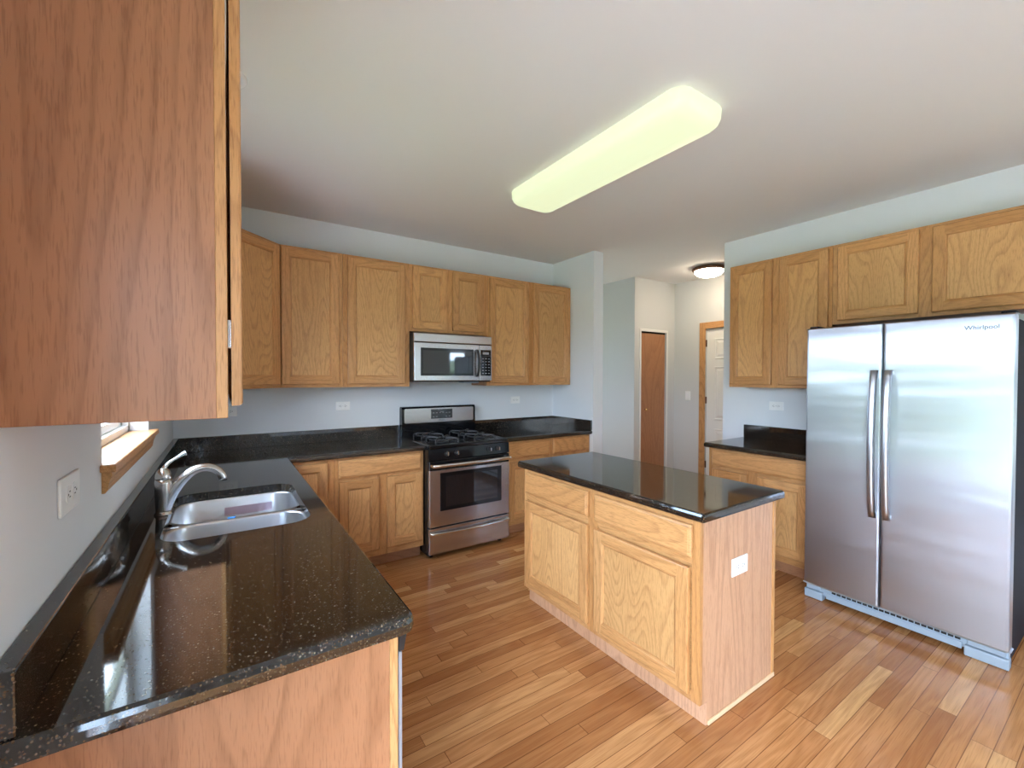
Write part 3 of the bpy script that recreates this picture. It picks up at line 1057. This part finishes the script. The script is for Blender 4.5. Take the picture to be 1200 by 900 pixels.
outlet('white outlet on the left wall near the window sill', (0, -2.532, 1.199), PI / 2, 0.15, 0.084)
outlet('white outlet on the back wall in the corner, half hidden by the near cabinet', (0.328, 0, 1.198), 0)
outlet('white outlet on the back wall left of the range', (1.155, 0, 1.21), 0)
outlet('white outlet on the back wall right of the range', (2.944, 0, 1.213), 0)
outlet('white outlet on the wall beside the refrigerator', (XR, -2.032, 1.213), -PI / 2)
outlet('white outlet on the end panel of the island', (2.219, IY0, 0.622), 0, 0.128, 0.08)
o = thing('light_switch', 'white wall switch in the hall beside the white door', 'light switch', (XD, -0.335, 1.213), -PI / 2)
mb = MB(); mb.box(-0.038, 0.038, -0.007, -0.0005, -0.06, 0.06, 0.003); mb.build('cover_plate', o, 'plate')
mb = MB(); mb.box(-0.016, 0.016, -0.0105, -0.0065, -0.033, 0.033, 0.002); mb.build('rocker', o, 'white')

# ------------------------------------------------------------------ hall doors
o = thing('bifold_door', 'narrow oak closet door in the hall with a small brass knob', 'door', (BF[0], YH + 0.02, 0))
o['kind'] = 'structure'
o.name = 'door_2'
wv = BF[1] - BF[0]
mb = MB(); mb.box(0.006, wv - 0.006, 0.0, 0.03, 0.012, BF[2] - 0.025, 0.002); mb.build('door_slab', o, 'door_oak')
mb = MB(); mb.lathe([(0.008, -0.0005), (0.007, -0.012), (0.015, -0.020), (0.016, -0.027), (0.009, -0.034), (0.001, -0.035)], (0.115, 0, 1.034), 18, 0, 'y'); mb.build('knob', o, 'brass')
mb = MB(); mb.box(0.003, wv - 0.003, 0.0, 0.028, BF[2] - 0.022, BF[2] - 0.001); mb.build('track', o, 'dark')
m = MB()
m.box(BF[0] - 0.022, BF[0] + 0.004, YH - 0.010, YH - 0.0003, 0.0005, BF[2] + 0.03, 0.002)
m.box(BF[1] - 0.004, BF[1] + 0.022, YH - 0.010, YH - 0.0003, 0.0005, BF[2] + 0.03, 0.002)
m.box(BF[0] + 0.004, BF[1] - 0.004, YH - 0.010, YH - 0.0003, BF[2] - 0.004, BF[2] + 0.03, 0.002)
struct(m, 'trim_1', 'thin white painted trim around the oak closet door', 'trim', 'doorwhite')

o = thing('door_3', 'white six-panel door in the hall framed in oak', 'door', (XD, DY0, 0), -PI / 2)
o['kind'] = 'structure'
wv = DY0 - DY1
mb = MB(); mb.box(0.004, wv - 0.004, 0.012, 0.05, 0.01, DZ - 0.006)
st_, pw = 0.11, (wv - 0.008 - 0.33) / 2
for z0, z1 in ((0.24, 0.80), (0.92, 1.60), (1.70, 1.96)):
    for k in range(2):
        a = 0.004 + st_ + k * (pw + st_)
        def rc(d, y):
            return [(a + d, y, z0 + d), (a + pw - d, y, z0 + d), (a + pw - d, y, z1 - d), (a + d, y, z1 - d)]
        mb.rings([rc(0.0, 0.0119), rc(0.003, 0.006), rc(0.012, 0.006), rc(0.018, 0.0115), rc(0.030, 0.0115), rc(0.055, 0.005)], 0, False, True)
dl = mb.build('door_slab', o, 'doorwhite')
mb = MB()
mb.lathe([(0.03, 0.011), (0.03, 0.005), (0.012, 0.001), (0.012, -0.02), (0.027, -0.035), (0.027, -0.05), (0.015, -0.06), (0.001, -0.061)], (wv - 0.065, 0, 0.95), 20, 0, 'y'); mb.build('knob', o, 'brass')
for zz in (0.28, 1.12, 1.86):
    mb = MB(); mb.box(-0.004, 0.010, -0.004, 0.012, zz, zz + 0.09, 0.003); mb.build('hinge', o, 'bronze')
m = MB('oak_v', 'oak_y')
c = 0.085
m.box(XD - 0.018, XD - 0.0005, DY0 + 0.004, DY0 + c, 0.0005, DZ + c, 0.004)
m.box(XD - 0.018, XD - 0.0005, DY1 - c, DY1 - 0.004, 0.0005, DZ + c, 0.004)
m.box(XD - 0.018, XD - 0.0005, DY1 - 0.003, DY0 + 0.003, DZ + 0.003, DZ + c, 0.004, 1)
struct(m, 'trim_2', 'oak casing around the white hall door', 'trim')

# ------------------------------------------------------------------ gas range
RX0, RX1 = 1.6455, 2.4035
RW = RX1 - RX0
o = thing('gas_range', 'stainless and black gas range against the back wall', 'range', (RX0, -0.024, 0))
# local: x 0..RW, y 0 (back) .. -0.686 (front)
mb = MB(); mb.box(0.001, RW - 0.001, -0.655, 0, 0.03, 0.885, 0.002)
for xx in (0.05, RW - 0.05):
    for yy in (-0.60, -0.06):
        mb.lathe([(0.018, 0.0008), (0.018, 0.031)], (xx, yy, 0), 10)
mb.build('body', o, 'black')
mb = MB()
cp = rrect(0.0, RW, -0.678, 0.0, 0.015, 4)
slab(mb, cp, 0.886, 0.918, (), [(0.004, 0), (0, 0.006), (0, 0.022), (0.006, 0.030), (0.016, 0.032), (0.026, 0.026), (0.03, 0.024)])
mb.build('cooktop', o, 'black')
for gx in (0.20, 0.56):
    for gy in (-0.50, -0.20):
        mb = MB()
        mb.lathe([(0.052, 0.9102), (0.05, 0.918), (0.038, 0.922)], (gx, gy, 0), 20, 0)
        b = mb.build('burner', o, 'blackmatte')
        mb = MB(); mb.lathe([(0.036, 0.9222), (0.036, 0.928), (0.03, 0.931), (0.001, 0.9315)], (gx, gy, 0), 20); mb.build('cap', b, 'black')
        mb = MB()
        zt = 0.950
        for k in range(4):
            an = PI / 4 + k * PI / 2
            for da in (0,):
                cx_, sy_ = math.cos(an), math.sin(an)
                pts_ = [(gx + cx_ * 0.145, gy + sy_ * 0.135, 0.9125), (gx + cx_ * 0.145, gy + sy_ * 0.135, 0.93), (gx + cx_ * 0.128, gy + sy_ * 0.118, zt - 0.004), (gx + cx_ * 0.09, gy + sy_ * 0.085, zt), (gx + cx_ * 0.03, gy + sy_ * 0.028, zt - 0.003)]
                mb.tube(curve(pts_, 4), 0.0075, 8)
        ring = [(gx + 0.112 * math.cos(t), gy + 0.104 * math.sin(t), 0.9405) for t in [2 * PI * k / 28 for k in range(29)]]
        mb.tube(ring, 0.006, 8)
        mb.build('grate', o, 'blackmatte')
mb = MB()
mb.rings([[(x, -0.656, 0.795), (x, -0.684, 0.797), (x, -0.676, 0.884), (x, -0.656, 0.8855)] for x in (0.0, RW)])
mb.build('control_panel', o, 'black')
for kx in (0.155, 0.245, 0.555, 0.640):
    mb = MB()
    mb.lathe([(0.021, -0.6805), (0.021, -0.686), (0.017, -0.690), (0.016, -0.705), (0.013, -0.708), (0.001, -0.7085)], (kx, 0, 0.843), 18, 0, 'y')
    k_ = mb.build('knob', o, 'blackplastic')
    mb = MB(); mb.box(kx - 0.004, kx + 0.004, -0.716, -0.7087, 0.828, 0.858, 0.002); mb.build('knob_grip', k_, 'chrome')
mb = MB()
D0 = -0.657
mb.box(0.003, RW - 0.003, -0.690, D0, 0.262, 0.718, 0.004)
od = mb.build('oven_door', o, 'steel')
mb = MB(); mb.box(0.003, RW - 0.003, -0.688, D0, 0.719, 0.790, 0.004); mb.build('door_top_band', od, 'black')
mb = MB(); mb.box(0.095, RW - 0.085, -0.6925, -0.6895, 0.385, 0.692, 0.0012); mb.build('window_frame', od, 'black')
mb = MB(); mb.box(0.142, RW - 0.128, -0.6932, -0.6922, 0.415, 0.662); mb.build('oven_window', od, 'glassblack')
mb = MB()
mb.tube(curve([(0.022, -0.688, 0.760), (0.022, -0.722, 0.760), (0.040, -0.742, 0.760), (0.2, -0.752, 0.760), (0.38, -0.755, 0.760), (0.56, -0.752, 0.760), (RW - 0.04, -0.742, 0.760), (RW - 0.022, -0.722, 0.760), (RW - 0.022, -0.688, 0.760)], 6), 0.0145, 14)
mb.build('handle', od, 'chrome')
mb = MB(); mb.box(0.003, RW - 0.003, -0.688, D0, 0.045, 0.252, 0.004)
dr = mb.build('storage_drawer', o, 'steel')
mb = MB()
hp = curve([(0.02, -0.689, 0.213), (0.028, -0.704, 0.213), (0.10, -0.712, 0.211), (0.25, -0.714, 0.207), (0.38, -0.715, 0.205), (0.51, -0.714, 0.207), (RW - 0.10, -0.712, 0.211), (RW - 0.028, -0.704, 0.213), (RW - 0.02, -0.689, 0.213)], 6)
nn = len(hp)
mb.tube(hp, [0.009 + 0.009 * abs(2 * i / (nn - 1) - 1) ** 2 for i in range(nn)], 12)
mb.build('handle', dr, 'chrome')
# backguard
mb = MB()
bgp = [(-0.0, 0.90), (-0.058, 0.90), (-0.062, 1.03), (-0.060, 1.165), (-0.048, 1.184), (-0.012, 1.186), (0, 1.17)]
mb.rings([[(x, y, z) for y, z in bgp] for x in (0.002, RW - 0.002)])
bgd = mb.build('backguard', o, 'black')
mb = MB()
mb.rings([[(p[0], -0.061 - (0.0012 if k else -0.003), p[1]) for p in rrect(0.025, RW - 0.022, 1.035, 1.168, 0.014, 4)] for k in (0, 1, )])
mb.build('steel_panel', bgd, 'steel')
mb = MB(); mb.box(0.285, 0.505, -0.0645, -0.0625, 1.066, 1.155, 0.001); dp = mb.build('display', bgd, 'glassblack')
mb = MB()
for i in range(6):
    for j in range(2):
        if j == 0 and i in (2, 3):
            continue
        mb.box(0.300 + i * 0.033, 0.318 + i * 0.033, -0.0650, -0.0644, 1.083 + j * 0.036, 1.087 + j * 0.036)
mb.box(0.375, 0.415, -0.0650, -0.0644, 1.128, 1.132)
mb.build('button_marks', dp, 'printgrey')


def text_part(name, s, size, parent, loc, rot, mat):
    c = bpy.data.curves.new(name, 'FONT')
    c.body = s
    c.size = size
    c.align_x = 'CENTER'
    c.align_y = 'CENTER'
    c.extrude = 0.0003
    c.materials.append(M[mat])
    tmp = bpy.data.objects.new(name, c)
    COL.objects.link(tmp)
    dg_ = bpy.context.evaluated_depsgraph_get()
    me = bpy.data.meshes.new_from_object(tmp.evaluated_get(dg_))
    bpy.data.objects.remove(tmp)
    t = bpy.data.objects.new(name, me)
    COL.objects.link(t)
    t.parent = parent
    t.location = loc
    t.rotation_euler = rot
    return t


text_part('logo', 'Whirlpool', 0.016, bgd, (0.395, -0.0628, 1.051), (PI / 2, 0, 0), 'logo')

# ------------------------------------------------------------------ microwave
o = thing('microwave', 'stainless over-the-range microwave under the short oak cabinet', 'microwave', (1.6415, -0.001, 1.418))
MW, MH = 0.762, 0.420
mb = MB(); mb.box(0.001, MW - 0.001, -0.375, 0, 0.0, MH, 0.003); mb.build('case', o, 'blackplastic')
mb = MB(); mb.box(0, MW, -0.408, -0.3755, 0.342, MH - 0.001, 0.006); mb.build('vent_panel', o, 'steel')
mb = MB(); mb.box(0, 0.627, -0.408, -0.3755, 0.010, 0.338, 0.005); md = mb.build('door', o, 'steel')
mb = MB(); mb.box(0.057, 0.566, -0.4098, -0.4075, 0.054, 0.294, 0.0010); mb.build('window_frame', md, 'black')
mb = MB(); mb.box(0.075, 0.548, -0.4104, -0.4096, 0.075, 0.272); mb.build('window', md, 'glassblack')
mb = MB()
mb.tube(curve([(0.598, -0.408, 0.285), (0.598, -0.430, 0.278), (0.600, -0.444, 0.235), (0.600, -0.449, 0.17), (0.600, -0.444, 0.105), (0.598, -0.430, 0.062), (0.598, -0.408, 0.055)], 6), 0.013, 12)
mb.build('handle', md, 'blackplastic')
mb = MB(); mb.box(0.630, MW, -0.408, -0.3755, 0.010, 0.338, 0.004); cpn = mb.build('control_panel', o, 'steel')
mb = MB(); mb.box(0.640, MW - 0.012, -0.4096, -0.4076, 0.055, 0.294, 0.001); kp = mb.build('keypad', cpn, 'glassblack')
mb = MB()
for i in range(3):
    for j in range(6):
        mb.box(0.657 + i * 0.032, 0.672 + i * 0.032, -0.4101, -0.4095, 0.074 + j * 0.027, 0.081 + j * 0.027)
mb.box(0.662, 0.728, -0.4101, -0.4095, 0.252, 0.274)
mb.build('key_marks', kp, 'printgrey')
mb = MB(); mb.box(0.50, 0.66, -0.34, -0.24, -0.012, -0.0005, 0.002); mb.build('bottom_vent', o, 'greyplastic')  # vent on the underside of the microwave

# ------------------------------------------------------------------ refrigerator
o = thing('refrigerator', 'side-by-side stainless refrigerator on the right', 'refrigerator', (4.30, -2.592, 0), -PI / 2)
# local: x 0..0.915 left to right, front toward -y; door front at y = -(4.30-3.528)
FD = 4.30 - 3.528
FW = 0.915
mb = MB(); mb.box(0.004, FW - 0.004, -(FD - 0.075), 0, 0.03, 1.765, 0.006); mb.build('body', o, 'fridgeside')
split = 0.401


def fridge_door(x0, x1, name):
    mb = MB()
    pr = [(x0, -(FD - 0.072)), (x1, -(FD - 0.072))]
    n = 10
    r = 0.012
    front = []
    for k in range(n + 1):
        t = k / n
        xx = x1 - r + (x0 - x1 + 2 * r) * t
        front.append((xx, -FD - 0.003 * math.sin(PI * t)))
    pts = [pr[0], pr[1], (x1, -(FD - r)), (x1 - r * 0.3, -(FD - r * 0.3))] + front + [(x0 + r * 0.3, -(FD - r * 0.3)), (x0, -(FD - r))]
    lo = [[(p[0], p[1], z) for p in inset(pts, d)] for d, z in ((0.006, 0.098), (0.0, 0.104), (0.0, 1.778), (0.006, 1.784))]
    mb.rings(lo, 0, True, True, False)
    for f in mb.bm.faces:
        if abs(f.normal.z) < 0.5:
            f.smooth = False
    return mb.build(name, o, 'fridge')


d1 = fridge_door(0.0, split - 0.003, 'freezer_door')
d2 = fridge_door(split + 0.003, FW, 'fridge_door')


def fridge_handle(x0, x1, par):
    mb = MB()
    lo = []
    N = 24
    for k in range(N + 1):
        t = k / N
        z = 0.635 + (1.508 - 0.635) * t
        b = math.sin(PI * t) ** 0.6
        yo = -FD - 0.022 - 0.040 * b
        th = 0.016
        ring = [(x0, yo), (x0 + 0.004, yo - th + 0.004), (x0 + 0.010, yo - th), (x1 - 0.010, yo - th), (x1 - 0.004, yo - th + 0.004), (x1, yo)]
        lo.append([(p[0], p[1], z) for p in ring])
    mb.rings(lo, 0, True, True, True)
    for z in (0.637, 1.480):
        mb.box(x0 + 0.004, x1 - 0.004, -FD - 0.034, -FD + 0.002, z, z + 0.026, 0.003)
    return mb.build('handle', par, 'steelbar')


M['steelbar'] = plain('satin steel bar', (0.50, 0.52, 0.57, 1), 0.3, 1.0)
fridge_handle(split - 0.052, split - 0.014, d1)
fridge_handle(split + 0.014, split + 0.054, d2)
text_part('logo', 'Whirlpool', 0.030, d2, (0.80, -FD - 0.0032, 1.722), (PI / 2, 0, 0), 'logo')
mb = MB()
mb.box(0.004, FW - 0.004, -(FD - 0.035), -(FD - 0.075), 0.032, 0.085, 0.004)
mb.box(0.12, FW - 0.17, -(FD - 0.028), -(FD - 0.040), 0.022, 0.060, 0.004)
mb.build('base_grille', o, 'greyplastic')
mb = MB()
for i in range(22):
    mb.box(0.15 + i * 0.027, 0.172 + i * 0.027, -(FD - 0.034), -(FD - 0.050), 0.066, 0.078)
mb.build('grille_slots', o, 'dark')
for a, b in ((0.0, 0.105), (FW - 0.16, FW)):
    mb = MB()
    mb.box(a, b, -(FD - 0.012), -(FD - 0.07), 0.002, 0.056, 0.006)
    mb.box(a + 0.012, b - 0.012, -(FD - 0.016), -(FD - 0.06), 0.062, 0.094, 0.004)
    mb.build('foot_cover', o, 'greyplastic')
for a in (0.03, FW - 0.03):
    mb = MB(); mb.box(a - 0.025, a + 0.025, -(FD - 0.03), -(FD - 0.13), 1.785, 1.800, 0.004); mb.build('hinge_cover', o, 'fridgeside')
mb = MB()
for a in (0.08, FW - 0.08):
    mb.lathe([(0.02, -0.012), (0.02, 0.012)], (a, -0.06, 0.0205), 14, 0, 'x')
mb.build('rear_roller', o, 'blackplastic')

# ------------------------------------------------------------------ ceiling lights
o = thing('ceiling_light', 'long rectangular fluorescent ceiling light with a glowing yellow diffuser over the island', 'ceiling light', (2.15, -2.035, H))
mb = MB(); mb.box(-0.15, 0.15, -0.65, 0.65, -0.02, -0.0005, 0.002); mb.build('base_pan', o, 'white')
mb = MB()
hx, hy = 0.180, 0.695
lo = []
for d, z in ((0.004, -0.002), (0.0, -0.010), (0.002, -0.05), (0.010, -0.072), (0.026, -0.088), (0.06, -0.099), (0.11, -0.104)):
    lo.append([(*p, z) for p in rrect(-hx + d, hx - d, -hy + d, hy - d, max(0.02, 0.075 - d * 0.4), 8)])
mb.rings(lo, 0, False, True, True)
mb.build('diffuser', o, 'diffuser')

o = thing('flush_mount_light', 'small round flush ceiling light glowing in the hall', 'ceiling light', (5.06, -0.93, H))
mb = MB(); mb.lathe([(0.13, -0.0005), (0.182, -0.012), (0.186, -0.03), (0.178, -0.042), (0.160, -0.046)], (0, 0, 0), 36); mb.build('rim', o, 'bronze')
mb = MB(); mb.lathe([(0.160, -0.044), (0.152, -0.066), (0.128, -0.090), (0.09, -0.106), (0.045, -0.114), (0.001, -0.116)], (0, 0, 0), 36, cap0=False); mb.build('glass_bowl', o, 'dome')

# round white fixture over the sink, mostly hidden by the near cabinet
o = thing('recessed_light', 'round white unlit ceiling fixture above the sink, its rim peeking past the near cabinet', 'ceiling light', (0.302, -1.66, H))
mb = MB(); mb.lathe([(0.094, -0.0005), (0.094, -0.004), (0.088, -0.008), (0.070, -0.008), (0.066, -0.003), (0.066, -0.0005)], (0, 0, 0), 36, cap0=False, cap1=False); mb.build('trim_ring', o, 'white')
mb = MB(); mb.lathe([(0.065, -0.0008), (0.060, -0.003), (0.03, -0.005), (0.001, -0.006)], (0, 0, 0), 28); mb.build('lens', o, 'white')
